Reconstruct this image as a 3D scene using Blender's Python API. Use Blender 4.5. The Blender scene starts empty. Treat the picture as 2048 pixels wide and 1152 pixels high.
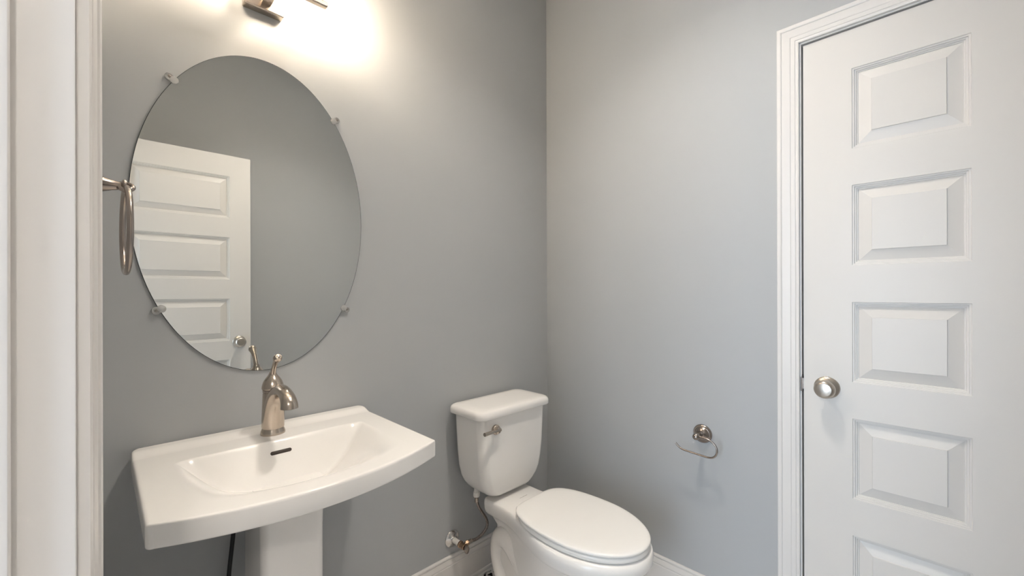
import bpy, bmesh, math, random
from math import sin, cos, pi, sqrt, radians
from mathutils import Vector, Matrix

S = bpy.context.scene
COL = S.collection

# ------------------------------------------------------------------ camera
CAM_H = 1.205
F_PX, YAW, SHIFT_PX, ROLL = 839.44, 44.526, 8.65, -0.148
cd = bpy.data.cameras.new('camera')
cam = bpy.data.objects.new('camera', cd)
COL.objects.link(cam)
cd.sensor_fit = 'HORIZONTAL'
cd.sensor_width = 36.0
cd.lens = F_PX / 2048 * 36.0
cd.shift_y = SHIFT_PX / 2048
cd.clip_start = 0.01
cam.location = (0, 0, CAM_H)
cam.matrix_world = (Matrix.Translation((0, 0, CAM_H)) @ Matrix.Rotation(-radians(YAW), 4, 'Z')
                    @ Matrix.Rotation(pi / 2, 4, 'X') @ Matrix.Rotation(radians(ROLL), 4, 'Z'))
S.camera = cam

# ------------------------------------------------------------------ light and exposure
S.view_settings.view_transform = 'Standard'
S.view_settings.look = 'None'
S.view_settings.gamma = 1.0
S.view_settings.use_curve_mapping = False
S.view_settings.exposure = 1.3
BULB_RIGHT, BULB_LEFT = 112.0, 24.0
HALL_LAMP = 52.0
ADDED_FILL = 160.0  # strength of the added, unseen ceiling fill
WORLD_STRENGTH = 4.2
w = bpy.data.worlds.new('daylight')
S.world = w
w.use_nodes = True
bg = w.node_tree.nodes['Background']
bg.inputs['Color'].default_value = (0.70, 0.84, 1.0, 1)
bg.inputs['Strength'].default_value = WORLD_STRENGTH


# ------------------------------------------------------------------ materials
def mat(name, col, rough=0.5, metal=0.0, spec=0.5, noise=0.0, nscale=40, bump=0.0, bscale=300, coat=0.0, trans=0.0, ior=1.45):
    m = bpy.data.materials.new(name)
    m.use_nodes = True
    nt = m.node_tree
    b = nt.nodes['Principled BSDF']
    b.inputs['Base Color'].default_value = (*col, 1)
    b.inputs['Roughness'].default_value = rough
    b.inputs['Metallic'].default_value = metal
    b.inputs['Specular IOR Level'].default_value = spec
    b.inputs['Coat Weight'].default_value = coat
    b.inputs['Coat Roughness'].default_value = 0.05
    b.inputs['Transmission Weight'].default_value = trans
    b.inputs['IOR'].default_value = ior
    tc = nt.nodes.new('ShaderNodeTexCoord')
    if noise:
        n = nt.nodes.new('ShaderNodeTexNoise')
        n.inputs['Scale'].default_value = nscale
        n.inputs['Detail'].default_value = 3
        r = nt.nodes.new('ShaderNodeValToRGB')
        r.color_ramp.elements[0].color = (*[c * (1 - noise) for c in col], 1)
        r.color_ramp.elements[1].color = (*[min(1, c * (1 + noise)) for c in col], 1)
        nt.links.new(tc.outputs['Object'], n.inputs['Vector'])
        nt.links.new(n.outputs['Fac'], r.inputs['Fac'])
        nt.links.new(r.outputs['Color'], b.inputs['Base Color'])
    if bump:
        n2 = nt.nodes.new('ShaderNodeTexNoise')
        n2.inputs['Scale'].default_value = bscale
        n2.inputs['Detail'].default_value = 2
        bp = nt.nodes.new('ShaderNodeBump')
        bp.inputs['Strength'].default_value = bump
        bp.inputs['Distance'].default_value = 0.001
        nt.links.new(tc.outputs['Object'], n2.inputs['Vector'])
        nt.links.new(n2.outputs['Fac'], bp.inputs['Height'])
        nt.links.new(bp.outputs['Normal'], b.inputs['Normal'])
    return m


def nickel(name, col, rough, scale=(4, 4, 160)):
    m = mat(name, col, rough, 1.0)
    nt = m.node_tree
    b = nt.nodes['Principled BSDF']
    tc = nt.nodes.new('ShaderNodeTexCoord')
    mp = nt.nodes.new('ShaderNodeMapping')
    mp.inputs['Scale'].default_value = scale
    n = nt.nodes.new('ShaderNodeTexNoise')
    n.inputs['Scale'].default_value = 60
    mr = nt.nodes.new('ShaderNodeMapRange')
    mr.inputs['To Min'].default_value = rough - 0.06
    mr.inputs['To Max'].default_value = rough + 0.08
    nt.links.new(tc.outputs['Object'], mp.inputs['Vector'])
    nt.links.new(mp.outputs['Vector'], n.inputs['Vector'])
    nt.links.new(n.outputs['Fac'], mr.inputs['Value'])
    nt.links.new(mr.outputs['Result'], b.inputs['Roughness'])
    return m


def emit(name, col, strength):
    m = bpy.data.materials.new(name)
    m.use_nodes = True
    b = m.node_tree.nodes['Principled BSDF']
    b.inputs['Base Color'].default_value = (1, 1, 1, 1)
    b.inputs['Emission Color'].default_value = (*col, 1)
    b.inputs['Emission Strength'].default_value = strength
    return m


def thin_glass(name, tint, gloss=0.12, rough=0.03, haze=0.0):
    m = bpy.data.materials.new(name)
    m.use_nodes = True
    nt = m.node_tree
    nt.nodes.remove(nt.nodes['Principled BSDF'])
    out = nt.nodes['Material Output']
    t = nt.nodes.new('ShaderNodeBsdfTransparent')
    t.inputs['Color'].default_value = (*tint, 1)
    g = nt.nodes.new('ShaderNodeBsdfGlossy')
    g.inputs['Roughness'].default_value = rough
    fr = nt.nodes.new('ShaderNodeFresnel')
    fr.inputs['IOR'].default_value = 1.5
    ad = nt.nodes.new('ShaderNodeMath')
    ad.operation = 'ADD'
    ad.inputs[1].default_value = gloss
    mx = nt.nodes.new('ShaderNodeMixShader')
    nt.links.new(fr.outputs['Fac'], ad.inputs[0])
    nt.links.new(ad.outputs[0], mx.inputs['Fac'])
    base = t.outputs[0]
    if haze:
        df = nt.nodes.new('ShaderNodeBsdfDiffuse')
        df.inputs['Color'].default_value = (0.92, 0.91, 0.89, 1)
        m2 = nt.nodes.new('ShaderNodeMixShader')
        m2.inputs['Fac'].default_value = haze
        nt.links.new(base, m2.inputs[1])
        nt.links.new(df.outputs[0], m2.inputs[2])
        base = m2.outputs[0]
    nt.links.new(base, mx.inputs[1])
    nt.links.new(g.outputs[0], mx.inputs[2])
    nt.links.new(mx.outputs[0], out.inputs['Surface'])
    return m


def floor_mat():
    m = mat('floor_tile', (0.36, 0.33, 0.30), 0.45)
    nt = m.node_tree
    b = nt.nodes['Principled BSDF']
    tc = nt.nodes.new('ShaderNodeTexCoord')
    br = nt.nodes.new('ShaderNodeTexBrick')
    br.offset = 0.0
    br.inputs['Scale'].default_value = 1.0
    br.inputs['Brick Width'].default_value = 0.33
    br.inputs['Row Height'].default_value = 0.33
    br.inputs['Mortar Size'].default_value = 0.004
    br.inputs['Color1'].default_value = (0.74, 0.71, 0.68, 1)
    br.inputs['Color2'].default_value = (0.71, 0.68, 0.65, 1)
    br.inputs['Mortar'].default_value = (0.45, 0.43, 0.40, 1)
    nt.links.new(tc.outputs['Object'], br.inputs['Vector'])
    nt.links.new(br.outputs['Color'], b.inputs['Base Color'])
    return m


M = {}
M['wall'] = mat('grey_wall_paint', (0.44, 0.452, 0.46), 0.55, spec=0.35, bump=0.08, bscale=420)
M['ceiling'] = mat('ceiling_paint', (0.86, 0.85, 0.83), 0.7)
M['trim'] = mat('white_trim_paint', (0.74, 0.715, 0.69), 0.32, spec=0.45)
M['door'] = mat('white_door_paint', (0.70, 0.675, 0.645), 0.38, spec=0.45, bump=0.04, bscale=200)
M['floor'] = floor_mat()
M['ceramic'] = mat('white_vitreous_china', (0.88, 0.855, 0.825), 0.17, spec=0.5)
M['seat'] = mat('white_plastic_seat', (0.88, 0.86, 0.83), 0.22)
M['nickel'] = nickel('brushed_nickel', (0.52, 0.45, 0.385), 0.22)
M['knob'] = nickel('satin_nickel', (0.52, 0.475, 0.42), 0.30)
M['dark_nickel'] = nickel('aged_nickel', (0.36, 0.31, 0.275), 0.22)
M['chrome'] = mat('chrome', (0.72, 0.70, 0.68), 0.08, 1.0)
M['bronze'] = mat('worn_brass', (0.40, 0.27, 0.18), 0.25, 1.0)
M['mirror'] = mat('mirror_silver', (0.83, 0.85, 0.84), 0.0, 1.0)
M['mirror_edge'] = mat('mirror_edge', (0.05, 0.055, 0.055), 0.25)
M['clear'] = thin_glass('clear_plastic', (0.93, 0.93, 0.92), 0.08, 0.12, 0.36)
M['glass'] = thin_glass('shade_glass', (0.96, 0.95, 0.93), 0.06, 0.03)
M['screw'] = mat('screw_steel', (0.25, 0.23, 0.21), 0.3, 1.0)
M['dark'] = mat('cavity_shade_black', (0.012, 0.010, 0.009), 0.8)  # near-black colour stands in for the shade inside hollows
M['slot'] = mat('overflow_shade', (0.035, 0.025, 0.02), 0.5)  # dark colour stands in for the shade inside the overflow hole
M['rubber'] = mat('black_rubber', (0.012, 0.012, 0.014), 0.45)
M['pvc'] = mat('white_pvc', (0.75, 0.72, 0.68), 0.4)
M['register'] = mat('register_enamel', (0.74, 0.715, 0.69), 0.4)
M['mark'] = mat('faint_grey_print', (0.36, 0.32, 0.29), 0.4)
M['bulb_on'] = emit('lit_bulb', (1.0, 0.85, 0.68), BULB_RIGHT)
M['bulb_dim'] = emit('dim_bulb', (1.0, 0.85, 0.68), BULB_LEFT)
M['added_fill'] = emit('added_fill_diffuser', (1.0, 0.93, 0.84), ADDED_FILL)
M['hall_lamp'] = emit('hall_globe', (1.0, 0.93, 0.85), HALL_LAMP)


def braid_mat():
    m = mat('braided_steel', (0.45, 0.38, 0.33), 0.3, 1.0)
    nt = m.node_tree
    b = nt.nodes['Principled BSDF']
    tc = nt.nodes.new('ShaderNodeTexCoord')
    v = nt.nodes.new('ShaderNodeTexVoronoi')
    v.inputs['Scale'].default_value = 420
    r = nt.nodes.new('ShaderNodeValToRGB')
    r.color_ramp.elements[0].color = (0.52, 0.47, 0.43, 1)
    r.color_ramp.elements[1].color = (0.12, 0.09, 0.08, 1)
    nt.links.new(tc.outputs['Object'], v.inputs['Vector'])
    nt.links.new(v.outputs['Distance'], r.inputs['Fac'])
    nt.links.new(r.outputs['Color'], b.inputs['Base Color'])
    return m


M['braid'] = braid_mat()


# ------------------------------------------------------------------ mesh helpers
class MB:
    """collects shapes (world coordinates) for ONE mesh"""

    def __init__(self):
        self.v, self.f = [], []

    def add(self, vs, fs):
        o = len(self.v)
        self.v += [Vector(p) for p in vs]
        self.f += [[o + i for i in q] for q in fs]
        return self

    def box(self, a, b):
        x0, y0, z0 = a
        x1, y1, z1 = b
        vs = [(x, y, z) for x in (x0, x1) for y in (y0, y1) for z in (z0, z1)]
        return self.add(vs, [(0, 1, 3, 2), (4, 6, 7, 5), (0, 4, 5, 1), (2, 3, 7, 6), (0, 2, 6, 4), (1, 5, 7, 3)])

    def loft(self, rings, cap=(True, True), closed=True):
        n = len(rings[0])
        vs = [p for r in rings for p in r]
        fs = []
        for i in range(len(rings) - 1):
            for j in range(n if closed else n - 1):
                k = (j + 1) % n
                fs.append((i * n + j, i * n + k, (i + 1) * n + k, (i + 1) * n + j))
        if cap[0]:
            fs.append(tuple(range(n))[::-1])
        if cap[1]:
            fs.append(tuple((len(rings) - 1) * n + j for j in range(n)))
        return self.add(vs, fs)

    def lathe(self, prof, origin, axis='z', seg=40, sx=1.0, sy=1.0, cap=(True, True)):
        """prof: (radius, height along axis)"""
        ax = {'z': Vector((0, 0, 1)), 'x': Vector((1, 0, 0)), 'y': Vector((0, 1, 0))}
        a = ax[axis] if isinstance(axis, str) else Vector(axis).normalized()
        h = Vector((1, 0, 0)) if abs(a.z) > 0.9 else Vector((0, 0, 1))
        u = (h - a * h.dot(a)).normalized()
        v = a.cross(u)
        o = Vector(origin)
        rings = []
        for r, t in prof:
            r = max(r, 1e-5)
            rings.append([o + a * t + u * (r * sx * cos(2 * pi * k / seg)) + v * (r * sy * sin(2 * pi * k / seg)) for k in range(seg)])
        return self.loft(rings, cap)

    def tube(self, pts, r, seg=16, sx=1.0, smooth=0, closed=False, side=None):
        """swept tube; r number or list; sx stretches along the side direction"""
        pts = [Vector(p) for p in pts]
        rs = list(r) if hasattr(r, '__len__') else [r] * len(pts)
        for _ in range(smooth):
            q, s = [], []
            n = len(pts)
            rng = range(n) if closed else range(n - 1)
            if not closed:
                q.append(pts[0]); s.append(rs[0])
            for i in rng:
                j = (i + 1) % n
                q += [pts[i] * .75 + pts[j] * .25, pts[i] * .25 + pts[j] * .75]
                s += [rs[i] * .75 + rs[j] * .25, rs[i] * .25 + rs[j] * .75]
            if not closed:
                q.append(pts[-1]); s.append(rs[-1])
            pts, rs = q, s
        n = len(pts)
        rings = []
        prev = Vector(side) if side else None
        for i in range(n):
            a = pts[(i - 1) % n] if (i or closed) else pts[0]
            b = pts[(i + 1) % n] if (i < n - 1 or closed) else pts[-1]
            t = (b - a).normalized()
            if prev is None:
                prev = t.orthogonal().normalized()
            u = (prev - t * prev.dot(t)).normalized()
            if side is None:
                prev = u
            v = t.cross(u)
            rings.append([pts[i] + u * (rs[i] * sx * cos(2 * pi * k / seg)) + v * (rs[i] * sin(2 * pi * k / seg)) for k in range(seg)])
        if closed:
            rings.append(rings[0])
            return self.loft(rings, (False, False))
        return self.loft(rings)

    def sphere(self, c, r, seg=24, sc=(1, 1, 1)):
        rings = []
        for i in range(1, seg // 2):
            a = pi * i / (seg // 2)
            rings.append([(c[0] + r * sc[0] * sin(a) * cos(2 * pi * k / seg), c[1] + r * sc[1] * sin(a) * sin(2 * pi * k / seg), c[2] - r * sc[2] * cos(a)) for k in range(seg)])
        return self.loft(rings)

    def extrude_profile(self, prof, path, normal_at, closed_prof=True):
        """prof: (a, b) per point; path: list of (origin, dirA, dirB): point = o + dirA*a + dirB*b"""
        rings = [[Vector(o) + Vector(da) * a + Vector(db) * b for a, b in prof] for o, da, db in path]
        return self.loft(rings)


def root_loc(o):
    p = Vector((0, 0, 0))
    while o is not None:
        p += o.location
        o = o.parent
    return p


def build(name, mb, material, parent=None, angle=35, at=None, bevel=0.0, bseg=3, subsurf=0, label=None):
    base = root_loc(parent) if parent else Vector((0, 0, 0))
    loc = Vector((0, 0, 0))
    if not parent:
        if at is None:
            lo = Vector([min(v[i] for v in mb.v) for i in range(3)])
            hi = Vector([max(v[i] for v in mb.v) for i in range(3)])
            at = ((lo.x + hi.x) / 2, (lo.y + hi.y) / 2, lo.z)
        loc = Vector(at)
    me = bpy.data.meshes.new(name)
    me.from_pydata([tuple(v - base - loc) for v in mb.v], [], mb.f)
    bm = bmesh.new()
    bm.from_mesh(me)
    bmesh.ops.remove_doubles(bm, verts=bm.verts, dist=1e-6)
    bmesh.ops.recalc_face_normals(bm, faces=bm.faces)
    bm.to_mesh(me)
    bm.free()
    o = bpy.data.objects.new(name, me)
    COL.objects.link(o)
    o.location = loc
    if parent:
        o.parent = parent
    mats = material if isinstance(material, (list, tuple)) else [material]
    for m in mats:
        me.materials.append(m)
    if bevel:
        b = o.modifiers.new('bevel', 'BEVEL')
        b.width = bevel
        b.segments = bseg
        b.limit_method = 'ANGLE'
        b.angle_limit = radians(40)
    if subsurf:
        s = o.modifiers.new('subsurf', 'SUBSURF')
        s.levels = s.render_levels = subsurf
    me.shade_smooth()
    if angle:
        me.set_sharp_from_angle(angle=radians(angle))
    if label:
        o['label'] = label
    return o


def thing(name, loc, label, cat, group=None):
    o = bpy.data.objects.new(name, None)
    COL.objects.link(o)
    o.location = loc
    o.empty_display_size = 0.05
    tag(o, label, cat, group)
    return o


def tag(o, label, cat, group=None):
    o['label'] = label
    o['category'] = cat
    if group:
        o['group'] = group
    return o


def structure(o, label, cat):
    o['kind'] = 'structure'
    return tag(o, label, cat)


def sstep(t):
    t = max(0.0, min(1.0, t))
    return t * t * (3 - 2 * t)


# ------------------------------------------------------------------ room dimensions
YA = 1.39        # back wall (mirror wall)
XB = 1.615       # right wall (closet door)
XC = -0.0155     # left wall (entry doorway)
YD = -0.33       # front wall
ZC = 2.74
T = 0.11
CX = 0.345       # centre line of mirror, sink and light
# closet doorway in the right wall, entry doorway in the left wall
CY0, CY1, CZ1 = -0.190, 0.310, 2.001
EY0, EY1, EZ1 = -0.090, 0.575, 2.006

build_floor = MB().box((XC - T, YD - T, -0.05), (XB + T, YA + T, 0))
structure(build('floor', build_floor, M['floor']), 'tiled floor under the sink and toilet', 'floor')
CLX, CLY, CLR = .85, .52, .092
b = MB()
b.box((XC - T, YD - T, ZC), (CLX - CLR, YA + T, ZC + .16))
b.box((CLX + CLR, YD - T, ZC), (XB + T, YA + T, ZC + .16))
b.box((CLX - CLR, YD - T, ZC), (CLX + CLR, CLY - CLR, ZC + .16))
b.box((CLX - CLR, CLY + CLR, ZC), (CLX + CLR, YA + T, ZC + .16))
structure(build('ceiling', b, M['ceiling']), 'white ceiling above the powder room', 'ceiling')
structure(build('wall_back', MB().box((XC - T, YA, 0), (XB + T, YA + T, ZC)), M['wall']), 'grey painted wall behind the mirror, sink and toilet', 'wall')
b = MB()
b.box((XB, CY1 + .004, 0), (XB + T, YA, ZC))
b.box((XB, YD, 0), (XB + T, CY0 - .004, ZC))
b.box((XB, CY0 - .004, CZ1 + .006), (XB + T, CY1 + .004, ZC))
structure(build('wall_right', b, M['wall']), 'grey painted wall with the closed white door', 'wall')
b = MB()
b.box((XC - T, EY1 + .018, 0), (XC, YA, ZC))
b.box((XC - T, YD, 0), (XC, EY0 - .018, ZC))
b.box((XC - T, EY0 - .018, EZ1 + .02), (XC, EY1 + .018, ZC))
structure(build('wall_left', b, M['wall']), 'grey painted wall holding the towel ring', 'wall')
structure(build('wall_front', MB().box((XC - T, YD - T, 0), (XB + T, YD, ZC)), M['wall']), 'grey painted wall seen in the mirror behind the open door', 'wall')

# baseboards
BB = [(0, 0), (.0150, 0), (.0150, .106), (.0128, .1085), (.0128, .1105), (.0145, .1125), (.0138, .117), (.0108, .1245), (.0098, .1285), (.0072, .1295),
      (.0072, .1320), (.0094, .1330), (.0100, .136), (.0090, .140), (.0066, .1425), (0, .1425)]
SH = [(.0145, 0), (.0215, 0)] + [(.0145 + .007 * cos(a), .023 * sin(a)) for a in [pi / 2 * i / 6 for i in range(1, 7)]]
bb = build('baseboard_back', MB().extrude_profile(BB, [((XC, YA, 0), (0, -1, 0), (0, 0, 1)), ((XB, YA, 0), (0, -1, 0), (0, 0, 1))], None), M['trim'], angle=25)
structure(bb, 'white moulded baseboard along the sink and toilet wall', 'baseboard')
build('shoe_moulding', MB().extrude_profile(SH, [((XC, YA, 0), (0, -1, 0), (0, 0, 1)), ((XB, YA, 0), (0, -1, 0), (0, 0, 1))], None), M['trim'], bb)
br = build('baseboard_right', MB().extrude_profile(BB, [((XB, YA, 0), (-1, 0, 0), (0, 0, 1)), ((XB, .372, 0), (-1, 0, 0), (0, 0, 1))], None), M['trim'], angle=25)
structure(br, 'white moulded baseboard from the corner to the door casing', 'baseboard')
build('shoe_moulding', MB().extrude_profile(SH, [((XB, YA, 0), (-1, 0, 0), (0, 0, 1)), ((XB, .372, 0), (-1, 0, 0), (0, 0, 1))], None), M['trim'], br)


# ------------------------------------------------------------------ door casings
CAS = [(0, 0), (0, .0090), (.0025, .0100), (.0060, .0100), (.0068, .0084), (.0090, .0080), (.0105, .0100), (.016, .0108), (.022, .0106),
       (.0228, .0118), (.027, .0130), (.040, .0142), (.0462, .0146), (.0470, .0166), (.050, .0180), (.0575, .0182), (.0595, .0170), (.0595, 0)]


def casing(wall_x, sgn, y0, y1, z1, rev=.005):
    """U shaped casing; profile a = outward from opening edge, b = out of the wall"""
    path = []
    lo, hi, top = y0 - rev, y1 + rev, z1 + rev
    path.append(((wall_x, hi, 0), (0, 1, 0), (sgn, 0, 0)))
    path.append(((wall_x, hi, top), (0, 1, 1), (sgn, 0, 0)))
    path.append(((wall_x, lo, top), (0, -1, 1), (sgn, 0, 0)))
    path.append(((wall_x, lo, 0), (0, -1, 0), (sgn, 0, 0)))
    return MB().extrude_profile(CAS, path, None)


def jambs(mb, xa, xb, y0, y1, z1, t=.017):
    mb.box((xa, y1, 0), (xb, y1 + t, z1 + t))
    mb.box((xa, y0 - t, 0), (xb, y0, z1 + t))
    mb.box((xa, y0, z1), (xb, y1, z1 + t))
    return mb


# closet: casing, jamb, stop, strike plate
t1 = build('trim_1', casing(XB, -1, CY0, CY1, CZ1), M['trim'], angle=20)
structure(t1, 'white moulded casing around the closed door', 'door casing')
b = MB()
b.box((XB + .0005, CY1, 0), (XB + T - .001, CY1 + .004, CZ1 + .004))
b.box((XB + .0005, CY0 - .004, 0), (XB + T - .001, CY0, CZ1 + .004))
b.box((XB + .0005, CY0, CZ1), (XB + T - .001, CY1, CZ1 + .005))
b.box((XB + .042, CY1 - .011, 0), (XB + .075, CY1, CZ1))
b.box((XB + .042, CY0, 0), (XB + .075, CY0 + .011, CZ1))
b.box((XB + .042, CY0, CZ1 - .011), (XB + .075, CY1, CZ1))
build('jamb', b, M['trim'], t1)
b = MB().box((XB - .0002, CY1 - .0012, .880), (XB + .030, CY1 + .0004, .936))
b.tube([(XB + .000, CY1 + .0005, .886), (XB - .0035, CY1 + .0016, .886), (XB - .0035, CY1 + .0016, .930), (XB, CY1 + .0005, .930)], .0014, seg=8)
build('strike_plate', b, M['dark_nickel'], t1, label='dark nickel strike plate')
# black sheet painting the closet's shade behind the gap
structure(build('closet_shade_sheet', MB().box((XB + T, CY0 - .05, 0), (XB + T + .02, CY1 + .05, CZ1 + .05)), M['dark']), 'black sheet painted as the unlit closet behind the closed door', 'wall')

# entry doorway: casing and jamb with door stop
t2 = build('trim_2', casing(XC, 1, EY0, EY1, EZ1), M['trim'], angle=20)
structure(t2, 'white casing and jamb of the entry doorway at the left', 'door casing')
b = jambs(MB(), XC - T, XC - .0002, EY0, EY1, EZ1)
build('jamb', b, M['trim'], t2, bevel=.0015)
b = MB()
b.box((XC - .078, EY1 - .011, 0), (XC - .040, EY1, EZ1))
b.box((XC - .078, EY0, 0), (XC - .040, EY0 + .011, EZ1))
b.box((XC - .078, EY0 + .011, EZ1 - .011), (XC - .040, EY1 - .011, EZ1))
build('door_stop', b, M['trim'], t2, bevel=.003)
build('hall_casing', casing(XC - T, -1, EY0, EY1, EZ1), M['trim'], t2, angle=20)


# ------------------------------------------------------------------ five panel doors
PZ = [(1.636, 1.878), (1.284, 1.526), (.931, 1.173), (.580, .822), (.228, .470)]
STEP = [(0, 0), (.0012, .0026), (.0050, .0030), (.0060, .0066), (.0094, .0070), (.0104, .0104), (.0132, .0108), (.0140, .0126), (.0445, .0040), (.0455, .0012)]


def panel_door(width, zt, s0, s1, fn, thick=.035, z0=.008):
    """fn(u, z, d) -> world; u 0..width along the door, d depth behind the front face"""
    mb = MB()
    us = [0, s0, width - s1, width]
    zs = sorted([z0, zt] + [z for p in PZ for z in p])
    for side in (0, 1):
        def g(u, z, d):
            return fn(u, z, d if side == 0 else thick - d)
        for i in range(3):
            for j in range(len(zs) - 1):
                a, c, lo, hi = us[i], us[i + 1], zs[j], zs[j + 1]
                if i == 1 and (lo, hi) in PZ:
                    rings = [[g(a + o, lo + o, d), g(c - o, lo + o, d), g(c - o, hi - o, d), g(a + o, hi - o, d)] for o, d in STEP]
                    mb.loft(rings, (False, True))
                else:
                    mb.add([g(a, lo, 0), g(c, lo, 0), g(c, hi, 0), g(a, hi, 0)], [(0, 1, 2, 3)])
    for i in range(3):
        for z in (z0, zt):
            mb.add([fn(us[i], z, 0), fn(us[i + 1], z, 0), fn(us[i + 1], z, thick), fn(us[i], z, thick)], [(0, 1, 2, 3)])
    for j in range(len(zs) - 1):
        for u in (0, width):
            mb.add([fn(u, zs[j], 0), fn(u, zs[j + 1], 0), fn(u, zs[j + 1], thick), fn(u, zs[j], thick)], [(0, 1, 2, 3)])
    return mb


KNOB = [(.0115, .004), (.0115, .014), (.0125, .020), (.0175, .0245), (.0235, .0295), (.0270, .0360), (.0278, .0420), (.0262, .0480), (.0225, .0525), (.0195, .0543), (.0180, .0545), (.0150, .0552), (.0080, .0562), (.001, .0565)]
ROSE = [(.0335, 0), (.0335, .0035), (.0315, .0062), (.0290, .0070), (.0270, .0088), (.0180, .0115), (.0130, .0125), (.001, .0125)]


def knob(parent, c, axis, m):
    k = build('door_knob', MB().lathe(KNOB, c, axis, 48), m, parent, angle=40, label='satin nickel round door knob')
    build('rosette', MB().lathe(ROSE, c, axis, 48), m, k, angle=40)


# closed closet door: front face at XB+.004 looking towards -x
DW = .490
d1 = build('door_1', panel_door(DW, 1.996, .1225, .1235, lambda u, z, d: (XB + .004 + d, .3055 - u, z)), M['door'], angle=12)
structure(d1, 'closed white five panel door in the right wall', 'door')
knob(d1, (XB + .004, .245, .906), (-1, 0, 0), M['knob'])
build('latch', MB().box((XB + .009, .3045, .890), (XB + .033, .3095, .926)), M['dark_nickel'], d1, bevel=.001)
# open entry door, standing across the room behind the camera, front face at y=-.100 looking towards +y
EW = .652
d2 = build('door_2', panel_door(EW, 1.998, .112, .104, lambda u, z, d: (-.010 + u, -.102 - d, z)), M['door'], angle=12)
structure(d2, 'open white five panel entry door reflected in the mirror', 'door')
knob(d2, (.583, -.102, .922), (0, 1, 0), M['knob'])
knob(d2, (.583, -.137, .922), (0, -1, 0), M['knob'])
b = MB()
for z in (.20, 1.0, 1.80):
    b.lathe([(.006, -.045), (.006, .045)], (-.006, -.095, z), 'z', 12)
build('hinge', b, M['knob'], d2)


# ------------------------------------------------------------------ pedestal sink
sink = thing('pedestal_sink', (CX, 1.22, 0), 'white rectangular pedestal sink with a bowed front under the oval mirror', 'sink')
ZR, YB_, HW = .815, 1.386, .291


def front_y(x):
    t = (x - CX) / HW
    return .932 - .066 * (1 - abs(t) ** 2.0)


def basin_depth(x, y):
    dx = abs(x - CX)
    fy = front_y(x) + .048 + .030 * (dx / .218) ** 3
    side = (.222 - dx) / .175
    frnt = (y - fy) / .25
    back = (1.236 - y) / .064
    if side <= 0 or frnt <= 0 or back <= 0:
        return 0.0

    def ease(t):
        t = min(1.0, t)
        return 1 - (1 - t) ** 2.0
    dish = 1.05 * ease(side) * (min(1.0, frnt) * .75 + .25 * ease(frnt))
    e = min(1.4, back)
    # soft minimum of the dish and the steep back wall
    k = .34
    h = max(0.0, min(1.0, .5 + .5 * (e - dish) / k))
    d = max(0.0, e * (1 - h) + dish * h - k * h * (1 - h))
    # rounded lip
    d = d * d / (d + .13)
    return .122 * d


def ledge(y):
    return .0088 * sstep((y - 1.312) / .046)


def edge_list(n):
    e = [0, .002, .004, .007, .011, .016, .022, .03]
    inner = [.03 + (.94) * i / n for i in range(1, n)]
    return e + inner + [1 - t for t in e[::-1]]


NU, NV = edge_list(170), edge_list(210)


def sink_pt(u, v):
    """u across 0..1, v from the wall 0 to the front 1 -> x, y, distance to edge"""
    x0 = CX + (u - .5) * 2 * HW
    ln = YB_ - front_y(x0)
    dy_b, dy_f = v * ln, (1 - v) * ln
    hw = HW
    r = .024
    if dy_b < r:
        hw -= r - sqrt(max(0, r * r - (r - dy_b) ** 2))
    r = .010
    if dy_f < r:
        hw -= r - sqrt(max(0, r * r - (r - dy_f) ** 2))
    x = CX + (u - .5) * 2 * hw
    y = YB_ - v * ln
    return x, y, min((1 - abs(2 * u - 1)) * hw, dy_f, dy_b)


def rim_z(x, y, d):
    r = .0065
    z = ZR + ledge(y) - basin_depth(x, y)
    if d < r:
        z -= r - sqrt(max(0.0, r * r - (r - d) ** 2))
    return z


b = MB()
top = []
for v in NV:
    row = []
    for u in NU:
        x, y, d = sink_pt(u, v)
        row.append((x, y, rim_z(x, y, d)))
    top.append(row)
nu, nv = len(NU), len(NV)
vs = [p for r in top for p in r]
fs = [(i * nu + j, i * nu + j + 1, (i + 1) * nu + j + 1, (i + 1) * nu + j) for i in range(nv - 1) for j in range(nu - 1)]
b.add(vs, fs)
ring = [top[0][j] for j in range(nu)] + [top[i][-1] for i in range(1, nv)] + [top[-1][j] for j in range(nu - 2, -1, -1)] + [top[i][0] for i in range(nv - 2, 0, -1)]


def shrink(k, z, ky=None):
    out = []
    for p in ring:
        y = 1.22 + (p[1] - 1.22) * (ky if ky is not None else k)
        out.append((CX + (p[0] - CX) * k, min(y, YB_), z))
    return out


ZB = .7705
rings = [ring,
         shrink(1.0, ZB + .006), shrink(.9985, ZB + .003), shrink(.994, ZB + .0008), shrink(.986, ZB), shrink(.955, ZB + .001),
         shrink(.93, ZB - .003, .90), shrink(.80, ZB - .030, .72), shrink(.62, ZB - .062, .55), shrink(.42, ZB - .082, .42), shrink(.25, ZB - .088, .30)]
# keep the back flat against the wall under the rim
b.loft(rings, (False, True))
basin = build('basin', b, M['ceramic'], sink, angle=80)
# pedestal column: rounded box
ph, pf, pb = .0725, 1.120, 1.300


def rrect(x0, x1, y0, y1, r, z, n=8):
    out = []
    for cx_, cy_, a0 in ((x1 - r, y1 - r, 0), (x0 + r, y1 - r, 90), (x0 + r, y0 + r, 180), (x1 - r, y0 + r, 270)):
        for i in range(n + 1):
            a = radians(a0 + 90 * i / n)
            out.append((cx_ + r * cos(a), cy_ + r * sin(a), z))
    return out


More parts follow.
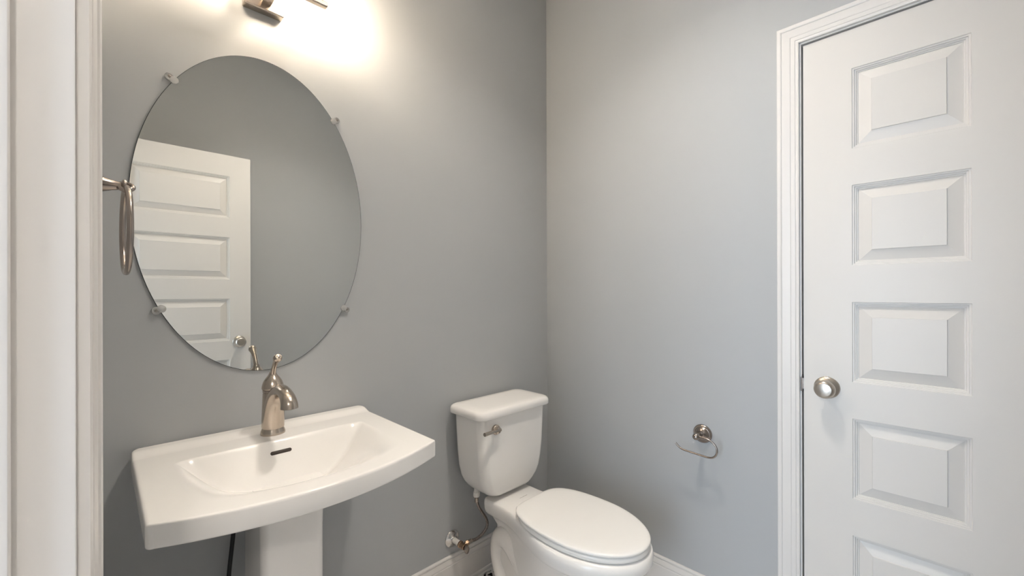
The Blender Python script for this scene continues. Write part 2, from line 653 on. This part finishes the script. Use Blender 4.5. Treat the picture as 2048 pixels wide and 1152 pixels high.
b = MB()
rings = []
for z, e in ((0, .028), (.02, .028), (.035, .024), (.07, .010), (.13, .003), (.25, 0), (.60, 0), (.690, .002), (.722, .006)):
    rings.append(rrect(CX - ph - e, CX + ph + e, pf - e, pb + e, .020 + e * .3, z))
b.loft(rings)
build('pedestal', b, M['ceramic'], sink, angle=40)
# overflow slot on the steep back wall of the basin
ys = 1.232
while basin_depth(CX, ys) < .027:
    ys -= .0005
y2 = ys
while basin_depth(CX, y2) < .033:
    y2 -= .0002
tdir = Vector((0, y2 - ys, -(basin_depth(CX, y2) - basin_depth(CX, ys)))).normalized()
ndir = Vector((1, 0, 0)).cross(tdir)
if ndir.z < 0:
    ndir = -ndir
c0 = Vector((CX - .004, ys, ZR - basin_depth(CX, ys)))


def capsule(hw, r, off):
    out = []
    for i in range(13):
        a = -pi / 2 + pi * i / 12
        out.append(c0 + Vector((1, 0, 0)) * (hw - r + r * cos(a)) + tdir * (r * sin(a)) + ndir * off)
    for i in range(13):
        a = pi / 2 + pi * i / 12
        out.append(c0 + Vector((1, 0, 0)) * (-(hw - r) + r * cos(a)) + tdir * (r * sin(a)) + ndir * off)
    return out


b = MB().loft([capsule(.0255, .0047, -.003), capsule(.0255, .0047, .0009), capsule(.0248, .0040, .0012)])
build('overflow_slot', b, M['slot'], sink, label='oval overflow slot, its shade painted as dark colour')
zd = ZR - basin_depth(CX, 1.085)
build('drain', MB().lathe([(.022, -.004), (.022, .0022), (.019, .0032), (.016, .001), (.001, .0005)], (CX, 1.085, zd), 'z', 32), M['nickel'], sink)

# ------------------------------------------------------------------ faucet
FX, FY, FZ = .344, 1.300, ZR
fau = thing('faucet', (FX, FY, FZ), 'brushed nickel single lever faucet standing on the sink deck', 'faucet')
b = MB().lathe([(.0308, -.0005), (.0310, .003), (.0300, .008), (.0282, .0125), (.0272, .0155), (.0268, .0175), (.024, .0178)], (FX, FY, FZ), 'z', 48, 1.0, .95)
build('base_ring', b, M['nickel'], fau, angle=40)
b = MB().lathe([(.0265, .017), (.0278, .021), (.0276, .040), (.0260, .080), (.0247, .112), (.0238, .1135), (.0238, .1148), (.0250, .1160), (.0250, .1225), (.0240, .1230)], (FX, FY, FZ), 'z', 48)
body = build('body', b, M['nickel'], fau, angle=40)
b = MB().tube([(FX, FY - .0045, FZ + .020), (FX, FY - .006, FZ + .045), (FX, FY - .011, FZ + .074), (FX, FY - .022, FZ + .100), (FX, FY - .040, FZ + .1195), (FX, FY - .064, FZ + .1310),
               (FX, FY - .092, FZ + .1325), (FX, FY - .118, FZ + .1265), (FX, FY - .135, FZ + .1165), (FX, FY - .1425, FZ + .1060), (FX, FY - .1430, FZ + .1010), (FX, FY - .1430, FZ + .0970)],
              [.0250, .0248, .0235, .0210, .0182, .0160, .0152, .0158, .0170, .0182, .0186, .0188], seg=32, sx=1.10, smooth=2, side=(1, 0, 0))
spout = build('spout', b, M['nickel'], fau, angle=40)
build('aerator', MB().lathe([(.0115, 0), (.0115, .002), (.010, .003)], (FX, FY - .1430, FZ + .0975), (0, 0, -1), 24), M['dark'], spout)
b = MB().lathe([(.0235, .1230), (.0264, .1242), (.0272, .1270), (.0268, .132), (.0252, .139), (.0220, .1470), (.0176, .1540), (.0130, .1600), (.0098, .1650), (.0080, .171)], (FX, FY, FZ), 'z', 48)
b.tube([(FX, FY + .001, FZ + .158), (FX, FY - .004, FZ + .170), (FX, FY - .013, FZ + .185), (FX, FY - .027, FZ + .200), (FX, FY - .041, FZ + .211), (FX, FY - .049, FZ + .2165), (FX, FY - .053, FZ + .219)],
       [.0090, .0072, .0064, .0072, .0100, .0112, .0070], seg=24, smooth=2, side=(1, 0, 0))
b.sphere((FX, FY - .045, FZ + .2135), .0115, 24)
build('lever_handle', b, M['nickel'], fau, angle=45)

# ------------------------------------------------------------------ black supply hose under the sink
b = MB().tube([(.262, 1.325, .735), (.261, 1.330, .640), (.258, 1.335, .570), (.254, 1.338, .520), (.246, 1.335, .450), (.243, 1.330, .400), (.250, 1.332, .33), (.262, 1.345, .27), (.268, 1.372, .25), (.268, 1.392, .25)], .0052, seg=12, smooth=2)
tag(build('supply_hose', b, M['rubber']), 'thin black hose hanging beside the sink pedestal', 'hose')

# ------------------------------------------------------------------ oval mirror
MZ, MA, MBZ = 1.4325, .2945, .4535
mir = thing('wall_mirror', (CX, YA, MZ), 'frameless oval wall mirror held by clear plastic clips', 'mirror')


def oval(a, c, y, n=160):
    return [(CX + a * cos(2 * pi * k / n), y, MZ + c * sin(2 * pi * k / n)) for k in range(n)]


b = MB()
b.loft([oval(MA, MBZ, YA - .0005), oval(MA, MBZ, YA - .0048), oval(MA - .0012, MBZ - .0012, YA - .0055)])
o = build('mirror_glass', b, [M['mirror'], M['mirror_edge']], mir, angle=20)
for p in o.data.polygons:
    p.material_index = 0 if (len(p.vertices) > 10 and p.normal.y < -.9) else 1
for n_, (x, z) in enumerate(((.1345, 1.758), (.5515, 1.767), (.1075, 1.163), (.5830, 1.152))):
    dx, dz = x - CX, z - MZ
    # outward normal of the ellipse at this clip
    nx, nz = dx / MA ** 2, dz / MBZ ** 2
    l = sqrt(nx * nx + nz * nz)
    nx, nz = nx / l, nz / l
    b = MB()
    b.lathe([(.0092, -.0004), (.0098, .002), (.0098, .0075), (.0085, .0092), (.006, .0096), (.0055, .0082), (.001, .0080)], (x + nx * .006, YA, z + nz * .006), (0, -1, 0), 24)
    b.lathe([(.0095, .0058), (.0098, .0075), (.0090, .0096), (.006, .0108), (.001, .0110)], (x - nx * .0055, YA, z - nz * .0055), (0, -1, 0), 24)
    cl = build('mirror_clip', b, M['clear'], mir, angle=30, label='clear plastic mirror clip')
    build('screw', MB().lathe([(.0036, .0083), (.0036, .0098), (.002, .0106), (.0005, .0106)], (x + nx * .006, YA, z + nz * .006), (0, -1, 0), 16), M['screw'], cl)

# ------------------------------------------------------------------ vanity light
van = thing('vanity_light', (CX, YA, 2.02), 'brushed nickel vanity light with glass shades above the oval mirror', 'wall light')
b = MB().box((CX - .054, YA - .030, 2.021), (CX + .048, YA - .0002, 2.135))
build('backplate', b, M['nickel'], van, bevel=.003)
BY, BZ = 1.252, 2.040
b = MB().box((CX - .131, BY - .009, BZ - .006), (CX + .131, BY + .009, BZ + .010))
bar = build('crossbar', b, M['nickel'], van, bevel=.003)
b = MB()
b.box((CX - .012, BY, BZ - .004), (CX + .012, YA - .028, BZ + .008))
build('arm', b, M['nickel'], van, bevel=.002)
for s, mm in ((1, M['bulb_on']), (-1, M['bulb_dim'])):
    x = CX + s * .108
    b = MB().lathe([(.008, .008), (.008, .020), (.020, .024), (.024, .030), (.024, .044), (.020, .046)], (x, BY, BZ), 'z', 32)
    cup = build('socket_cup', b, M['nickel'], van, angle=40)
    prof = [(.026, .030), (.034, .032), (.046, .045), (.053, .07), (.057, .11), (.063, .16), (.0615, .1605), (.0555, .11), (.0515, .07), (.0445, .047), (.032, .034)]
    sh = build('glass_shade', MB().lathe(prof, (x, BY, BZ), 'z', 48, cap=(False, False)), M['glass'], van, angle=60)
    bl = MB().lathe([(.012, .044), (.013, .052)] + [(.042 * sin(a), .095 - .042 * cos(a)) for a in [.34 + 2.79 * i / 16 for i in range(17)]], (x, BY, BZ), 'z', 32)
    build('light_bulb', bl, mm, van, angle=60)

# ------------------------------------------------------------------ towel ring
tr = thing('towel_ring', (XC, .98, 1.39), 'dark nickel towel ring on a post at the left edge of the mirror', 'towel ring')
RX, RY, RZ = .033, 1.000, 1.3155
b = MB().lathe([(.026, 0), (.026, .004), (.023, .007), (.0165, .012), (.0120, .022), (.0088, .032), (.0072, .040), (.0075, .043), (.0110, .0445), (.0125, .047), (.0110, .050)], (XC, RY, 1.392), (1, 0, 0), 36)
build('post', b, M['dark_nickel'], tr, angle=45)
b = MB()
ca, cb_, cc = Vector((1, 0, 0)), Vector((0, .77, .64)), Vector((RX, RY - .0725, 1.392))
cc.y = RY
b.tube([cc + ca * (.0098 * cos(a)) + cb_ * (.0098 * sin(a)) for a in [2 * pi * k / 32 for k in range(32)]], .0042, seg=12, closed=True)
build('collar', b, M['dark_nickel'], tr, angle=45)
b = MB()
pts = []
for k in range(72):
    a = 2 * pi * k / 72
    q = .0725 * cos(a)
    pts.append((RX + .001 - q * .035, RY + q, RZ + .0740 * sin(a)))
b.tube(pts, .0048, seg=16, closed=True)
build('ring', b, M['dark_nickel'], tr, angle=60)

# ------------------------------------------------------------------ toilet
TX = 1.187
toi = thing('toilet', (TX, 1.0, 0), 'white two piece toilet with closed lid in the corner', 'toilet')


def outline(yf, yb, wmax, wback, ymid, z, n=40, pw=2.0, yj=None):
    """plan outline: elliptical nose at the front, narrowing to a straight back"""
    yj = yj if yj is not None else min(yb - .03, ymid + .30)
    L = []
    for i in range(n + 1):
        a = pi / 2 * i / n
        L.append((ymid - (ymid - yf) * cos(a) ** (2 / pw), wmax * sin(a) ** (2 / pw)))
    for i in range(1, n + 1):
        t = i / n
        y = ymid + (yj - ymid) * t
        L.append((y, wback + (wmax - wback) * (1 - sstep(t))))
    r = min(.02, wback * .5)
    for i in range(0, 9):
        a = pi / 2 * i / 8
        L.append((yb - r + r * sin(a), wback - r + r * cos(a)))
    left = [(TX - w_, y, z) for y, w_ in L]
    right = [(TX + w_, y, z) for y, w_ in L[::-1]]
    return left + right[:-1] if abs(right[-1][0] - left[0][0]) < 1e-6 else left + right


b = MB()
ZT = .393
rings = [
    outline(.760, 1.200, .105, .085, 1.02, 0.000),
    outline(.760, 1.200, .105, .085, 1.02, 0.020),
    outline(.775, 1.195, .096, .076, 1.02, 0.040),
    outline(.785, 1.192, .090, .082, 1.02, 0.110),
    outline(.765, 1.210, .100, .084, 1.00, 0.170),
    outline(.725, 1.225, .122, .080, .960, 0.235),
    outline(.680, 1.235, .148, .070, .910, 0.290),
    outline(.655, 1.250, .163, .085, .885, 0.325),
    outline(.642, 1.262, .1695, .098, .870, 0.334),
    outline(.628, 1.268, .1755, .103, .862, 0.342),
    outline(.621, 1.270, .1790, .106, .860, 0.355),
    outline(.619, 1.270, .1800, .107, .860, 0.372),
    outline(.622, 1.270, .1785, .106, .860, 0.384),
    outline(.629, 1.267, .1745, .103, .862, 0.391),
    outline(.640, 1.262, .1680, .098, .866, ZT),
]
b.loft(rings)
# trapway: an S shaped swelling that shows on both sides of the base
for s in (-1, 1):
    b.tube([(TX + s * .020, .900, .095), (TX + s * .032, .985, .090), (TX + s * .044, 1.060, .140), (TX + s * .052, 1.110, .215), (TX + s * .056, 1.165, .262), (TX + s * .052, 1.215, .240), (TX + s * .052, 1.222, .170), (TX + s * .060, 1.185, .100), (TX + s * .066, 1.150, .040), (TX + s * .066, 1.140, .004)],
           [.040, .044, .046, .046, .046, .044, .042, .042, .044, .046], seg=20, smooth=2, side=(1, 0, 0))
bowl = build('bowl', b, M['ceramic'], toi, angle=60)
for s in (-1, 1):
    build('bolt_cap', MB().lathe([(.012, 0), (.012, .006), (.009, .013), (.001, .016)], (TX + s * .092, 1.03, .0185), 'z', 16), M['seat'], toi)


def seat_outline(yf, yb, wmax, ymid, z, n=28, flat=.090):
    L = []
    for i in range(n + 1):
        a = pi / 2 * i / n
        L.append((ymid - (ymid - yf) * cos(a), wmax * sin(a)))
    for i in range(1, n + 1):
        a = pi / 2 * i / n
        # squarer rounded back
        y = ymid + (yb - ymid) * sin(a) ** .9
        L.append((y, flat * (1 - (1 - cos(a)) ** 2) ** .5 * 0 + wmax * cos(a) ** .44))
    left = [(TX - w_, y, z) for y, w_ in L]
    right = [(TX + w_, y, z) for y, w_ in L[-2:0:-1]]
    return left + right


def slab(stack):
    mb = MB()
    mb.loft([seat_outline(yf, yb, w_, .865, z) for z, yf, yb, w_ in stack])
    return mb


build('seat', slab([(.3945, .640, 1.070, .158), (.396, .632, 1.075, .164), (.400, .628, 1.078, .1665), (.409, .628, 1.078, .1668), (.4125, .631, 1.076, .165), (.4135, .640, 1.072, .160)]), M['seat'], toi, angle=60)
build('seat_lid', slab([(.4140, .640, 1.078, .160), (.4148, .630, 1.090, .1655), (.4170, .627, 1.092, .1672), (.4215, .627, 1.092, .1672), (.4240, .630, 1.090, .1655), (.4258, .638, 1.080, .160), (.4266, .66, 1.060, .146), (.4270, .73, 1.0, .09)]), M['seat'], toi, angle=60)
for s in (-1, 1):
    b = MB().lathe([(.011, -.022), (.0125, -.018), (.0125, .018), (.011, .022)], (TX + s * .070, 1.086, .405), (1, 0, 0), 20)
    b.lathe([(.015, 0), (.015, .006), (.010, .012)], (TX + s * .070, 1.088, ZT - .0005), 'z', 20)
    build('hinge', b, M['seat'], toi)


def tank_ring(hw, yf, yb, r, z, bow=.010):
    pts = rrect(TX - hw, TX + hw, yf, yb, r, z, 10)
    out = []
    for x, y, zz in pts:
        if y < (yf + yb) / 2:
            y -= bow * (1 - ((x - TX) / hw) ** 2) * ((yf + yb) / 2 - y) / ((yb - yf) / 2)
        out.append((x, y, zz))
    return out


b = MB()
st = [(.409, .075, 1.240, 1.335), (.4095, .095, 1.218, 1.345), (.412, .105, 1.208, 1.350), (.420, .117, 1.202, 1.353), (.435, .132, 1.197, 1.356), (.455, .1475, 1.193, 1.358), (.48, .1590, 1.190, 1.360), (.52, .1685, 1.188, 1.361), (.58, .1745, 1.186, 1.362), (.66, .1790, 1.185, 1.363), (.733, .1825, 1.184, 1.364)]
b.loft([tank_ring(hw, yf, yb, min(.034, hw * .5), z) for z, hw, yf, yb in st])
build('tank', b, M['ceramic'], toi, angle=60)
b = MB()
st = [(.7285, .193, 1.176, 1.372), (.7300, .1985, 1.171, 1.375), (.7335, .2005, 1.169, 1.377), (.749, .1995, 1.170, 1.376), (.7560, .1965, 1.173, 1.374), (.7600, .1915, 1.178, 1.370), (.7620, .184, 1.185, 1.364), (.7635, .150, 1.21, 1.34)]
b.loft([tank_ring(hw, yf, yb, .034, z, .012) for z, hw, yf, yb in st])
build('tank_lid', b, M['ceramic'], toi, angle=60)
LV = (1.070, 1.1775, .685)
b = MB().lathe([(.0185, -.004), (.0185, .004), (.0165, .0075), (.0130, .0092), (.0125, .016), (.010, .018)], LV, (0, -1, 0), 32)
lev = build('flush_lever', b, M['nickel'], toi, angle=40, label='brushed nickel flush lever')
b = MB().tube([(LV[0] + .012, LV[1] - .013, LV[2] + .000), (LV[0] - .02, LV[1] - .017, LV[2] + .002), (LV[0] - .050, LV[1] - .021, LV[2] + .003), (LV[0] - .076, LV[1] - .024, LV[2] + .004)], [.0068, .0062, .0062, .0070], seg=16, smooth=1)
build('arm', b, M['nickel'], lev, angle=40)
# faint illegible maker's mark printed on the deck in front of the tank
b = MB()
rnd = random.Random(4)
xx = TX - .006
while xx < TX + .034:
    wd = rnd.choice((.0012, .002, .003))
    h = rnd.choice((.002, .0032, .0024))
    b.box((xx, 1.158, ZT - .0006), (xx + wd, 1.158 + h, ZT + .0003))
    xx += wd + .0009
build('printed_mark', b, M['mark'], toi, label='faint grey printed mark')

# ------------------------------------------------------------------ toilet supply line
sup = thing('water_supply_line', (1.021, YA, .205), 'braided water supply hose and shutoff valve on the wall beside the toilet', 'supply line')
VX, VZ = 1.0205, .205
b = MB().lathe([(.0345, 0), (.0345, .002), (.032, .0055), (.024, .0095), (.017, .012), (.014, .017), (.0125, .017)], (VX, YA, VZ), (0, -1, 0), 40)
build('escutcheon', b, M['chrome'], sup, angle=40, label='chrome wall flange')
b = MB().lathe([(.0105, .010), (.0105, .052), (.0115, .053), (.0115, .058)], (VX, YA, VZ), (0, -1, 0), 24)
build('stub_pipe', b, M['pvc'], sup, label='white stub pipe')
b = MB().lathe([(.0135, .054), (.0135, .060), (.0115, .062), (.0115, .084), (.0095, .086)], (VX, YA, VZ), (0, -1, 0), 24)
b.tube([(VX, YA - .074, VZ), (VX + .020, YA - .076, VZ + .006)], .0085, seg=16)
b.lathe([(.0105, 0), (.0105, .011)], (VX + .014, YA - .0755, VZ + .0045), (.95, -.05, .28), 6)
val = build('shutoff_valve', b, M['bronze'], sup, angle=40, label='worn brass shutoff valve')
b = MB().lathe([(.004, .084), (.004, .092), (.0155, .093), (.0165, .097), (.0155, .101), (.006, .103)], (VX, YA, VZ - .003), (0, -1, 0), 24, 1.0, .62)
build('oval_handle', b, M['dark_nickel'], val, angle=40)
hose = [(VX + .024, 1.314, VZ + .007), (VX + .040, 1.313, VZ + .008), (1.085, 1.310, .209), (1.118, 1.306, .222), (1.137, 1.302, .246), (1.130, 1.300, .278), (1.108, 1.300, .310), (1.088, 1.300, .340), (1.078, 1.300, .365), (1.076, 1.300, .388)]
build('braided_hose', MB().tube(hose, .0058, seg=16, smooth=2), M['braid'], sup, angle=60)
b = MB()
for d in (0, .006, .012):
    b.lathe([(.0066, 0), (.0076, .001), (.0076, .003), (.0066, .004)], (VX + .024 + d, 1.314, VZ + .007), (1, 0, .08), 16)
b.lathe([(.0076, 0), (.0076, .016)], (1.0765, 1.300, .366), 'z', 16)
build('crimp_ferrule', b, M['nickel'], sup, angle=40)
b = MB().lathe([(.012, 0), (.0135, .002), (.0135, .018), (.011, .0215), (.009, .034)], (1.076, 1.300, .388), 'z', 8)
build('coupling_nut', b, M['pvc'], sup, angle=30, label='white plastic coupling nut')

# ------------------------------------------------------------------ toilet paper holder
tp = thing('toilet_paper_holder', (XB, .622, .674), 'nickel hook toilet paper holder, empty, on the right wall', 'paper holder')
PC = (XB, .622, .6735)
b = MB().lathe([(.0340, 0), (.0345, .003), (.0335, .0065), (.0305, .0085), (.0275, .0075), (.0255, .0085), (.0235, .0125), (.0190, .0165), (.0130, .0190), (.0100, .022), (.001, .0225)], PC, (-1, 0, 0), 48)
build('rosette', b, M['dark_nickel'], tp, angle=50)
b = MB().lathe([(.0110, .018), (.0085, .026), (.0075, .036), (.0085, .044), (.0110, .050), (.0128, .057), (.0128, .063), (.0110, .069), (.0070, .073), (.001, .0745)], (PC[0], PC[1], PC[2] + .003), (-1, 0, 0), 32)
build('post', b, M['dark_nickel'], tp, angle=50)
HXx = XB - .060
hk = [(HXx, .618, .679), (HXx, .602, .678), (HXx, .585, .676), (HXx, .567, .670), (HXx, .554, .658), (HXx, .549, .642), (HXx, .553, .626), (HXx, .563, .615), (HXx, .577, .6105), (HXx, .600, .6115), (HXx, .640, .6140), (HXx, .668, .6155), (HXx, .680, .618), (HXx, .690, .625), (HXx, .700, .634)]
build('hook_arm', MB().tube(hk, .0034, seg=14, smooth=2), M['dark_nickel'], tp, angle=60)

# ------------------------------------------------------------------ floor register with scroll work
RX0, RX1, RY0, RY1 = 1.020, 1.330, 1.2385, 1.3675
reg = thing('floor_register', (1.17, 1.30, 0), 'white scrollwork floor register between the baseboard and the toilet', 'vent')
build('duct_shade_plate', MB().box((RX0 + .006, RY0 + .006, .0003), (RX1 - .006, RY1 - .006, .0016)), M['dark'], reg, label='black plate painted as the shade inside the duct')  # flat plate on the floor; the duct's shade is its colour


def ribbon(pts, wd):
    """outline of a tapering stroke"""
    L, R_ = [], []
    n = len(pts)
    for i in range(n):
        a = Vector(pts[max(0, i - 1)]); c = Vector(pts[min(n - 1, i + 1)])
        t = (c - a).normalized()
        nn = Vector((-t.y, t.x))
        k = wd * (.35 + .65 * sin(pi * (i + .5) / n))
        L.append(Vector(pts[i]) + nn * k); R_.append(Vector(pts[i]) - nn * k)
    return L + R_[::-1]


cu = bpy.data.curves.new('scroll_grille', 'CURVE')
cu.dimensions = '2D'
cu.fill_mode = 'BOTH'
cu.extrude = .0012


def spline(pts):
    s = cu.splines.new('POLY')
    s.points.add(len(pts) - 1)
    for p, q in zip(s.points, pts):
        p.co = (q[0], q[1], 0, 1)
    s.use_cyclic_u = True


ox, oy = 1.17, 1.30
spline([(RX0 - ox, RY0 - oy), (RX1 - ox, RY0 - oy), (RX1 - ox, RY1 - oy), (RX0 - ox, RY1 - oy)])
cell = .0586
for r_, (cy_, fl) in enumerate(((1.3345, 1), (1.2745, -1))):
    for k in range(5):
        cx_ = RX0 + .010 + cell * (k + .5) - ox
        yy = cy_ - oy
        # big C scroll
        spline(ribbon([(cx_ + .0215 * cos(a), yy + fl * .0215 * sin(a)) for a in [radians(40 + 230 * i / 16) for i in range(17)]], .0048))
        # leaf inside the scroll
        lf = []
        for i in range(30):
            a = 2 * pi * i / 30
            rr = .0125 * (.52 + .48 * abs(cos(a * 1.5)))
            lf.append((cx_ + .004 + rr * cos(a + .5) * 1.05, yy + fl * (rr * sin(a + .5))))
        spline(lf)
        # round eye and slanting bars
        spline([(cx_ + .0195 + .0042 * cos(2 * pi * i / 12), yy + fl * (.0175 + .0042 * sin(2 * pi * i / 12))) for i in range(12)])
        spline(ribbon([(cx_ + .0265 - .003 * sin(pi * i / 8), yy + fl * (-.022 + .030 * i / 8)) for i in range(9)], .0034))
tmp = bpy.data.objects.new('scroll_grille', cu)
COL.objects.link(tmp)
bpy.context.view_layer.update()
dg = bpy.context.evaluated_depsgraph_get()
me = bpy.data.meshes.new_from_object(tmp.evaluated_get(dg), depsgraph=dg)
bpy.data.objects.remove(tmp)
me.name = 'scroll_grille'
me.materials.clear()
me.materials.append(M['register'])
go = bpy.data.objects.new('scroll_grille', me)
COL.objects.link(go)
go.parent = reg
go.location = (0, 0, .0088)
b = MB()
b.box((RX0, RY0, 0), (RX1, RY0 + .002, .0076))
b.box((RX0, RY1 - .002, 0), (RX1, RY1, .0076))
b.box((RX0, RY0 + .002, 0), (RX0 + .002, RY1 - .002, .0076))
b.box((RX1 - .002, RY0 + .002, 0), (RX1, RY1 - .002, .0076))
build('frame', b, M['register'], reg)

# ------------------------------------------------------------------ added ceiling downlight, unseen fill for the lower surfaces
cl = thing('added_fill_downlight', (CLX, CLY, ZC), 'round recessed white downlight added unseen as fill light', 'ceiling light')
build('trim_ring', MB().lathe([(.108, .0004), (.108, .003), (.104, .005), (.092, .005), (.0905, .0), (.089, -.125), (.0905, -.125), (.0918, -.002)], (CLX, CLY, ZC), (0, 0, -1), 48, cap=(False, False)), M['trim'], cl, angle=40)
build('lamp', MB().lathe([(.089, -.124), (.089, -.115), (.060, -.108), (.001, -.106)], (CLX, CLY, ZC), (0, 0, -1), 48), M['added_fill'], cl, angle=60)

# ------------------------------------------------------------------ hallway outside the entry doorway; its window and end walls are added, unseen
structure(build('floor_hall', MB().box((-1.7, -3.2, -.05), (XC - T, 2.2, 0)), M['floor']), 'floor of the hallway outside the entry doorway', 'floor')
structure(build('ceiling_hall', MB().box((-1.7, -3.2, ZC), (XC - T, 2.2, ZC + .05)), M['ceiling']), 'ceiling of the hallway outside the entry doorway', 'ceiling')
WY0, WY1, WZ0, WZ1 = -.35, .70, .12, 2.10  # window added out of view, sized to steer daylight through the doorway
b = MB()
b.box((-1.8, -3.2, 0), (-1.7, WY0, ZC))
b.box((-1.8, WY1, 0), (-1.7, 2.2, ZC))
b.box((-1.8, WY0, 0), (-1.7, WY1, WZ0))
b.box((-1.8, WY0, WZ1), (-1.7, WY1, ZC))
structure(build('wall_hall', b, M['wall']), 'grey hallway wall with an added window opposite the entry doorway', 'wall')
b = MB()
b.box((-1.8, -3.3, 0), (XC - T, -3.2, ZC))
b.box((-1.8, 2.2, 0), (XC - T, 2.3, ZC))  # both ends added to block sky light from the jamb
structure(build('hall_end_blocker', b, M['wall']), 'grey walls added to close the hallway ends to sky light', 'wall')
structure(build('wall_hall_side', MB().box((XC - T, -3.2, 0), (XC - T + .1, YD - T, ZC)).box((XC - T, YA + T, 0), (XC - T + .1, 2.2, ZC)), M['wall']), 'grey hallway wall beside the entry doorway', 'wall')
b = MB()
b.box((-1.78, WY0, WZ0), (-1.73, WY0 + .05, WZ1))
b.box((-1.78, WY1 - .05, WZ0), (-1.73, WY1, WZ1))
b.box((-1.78, WY0, WZ1 - .05), (-1.73, WY1, WZ1))
b.box((-1.80, WY0, WZ0), (-1.66, WY1, WZ0 + .04))
b.box((-1.775, (WY0 + WY1) / 2 - .025, WZ0), (-1.735, (WY0 + WY1) / 2 + .025, WZ1))
structure(build('added_window_1', b, M['trim'], bevel=.004), 'white framed window added unseen to let daylight in', 'window')
pl = bpy.data.lights.new('window_portal', 'AREA')
pl.shape = 'RECTANGLE'
pl.size, pl.size_y = WY1 - WY0, WZ1 - WZ0
pl.cycles.is_portal = True
po = bpy.data.objects.new('window_portal', pl)
COL.objects.link(po)
po.matrix_world = Matrix.Translation((-1.79, (WY0 + WY1) / 2, (WZ0 + WZ1) / 2)) @ Matrix.Rotation(-pi / 2, 4, 'Y') @ Matrix.Rotation(pi / 2, 4, 'Z')
HL = (-.74, -1.52, 2.60)
hl = thing('hall_light', (HL[0], HL[1], ZC), 'round globe ceiling light in the hallway outside the doorway', 'ceiling light')
build('canopy', MB().lathe([(.075, 0), (.075, .012), (.06, .03), (.02, .034)], (HL[0], HL[1], ZC), (0, 0, -1), 40), M['nickel'], hl, angle=40)
build('globe', MB().sphere(HL, .11, 40), M['hall_lamp'], hl, angle=60)
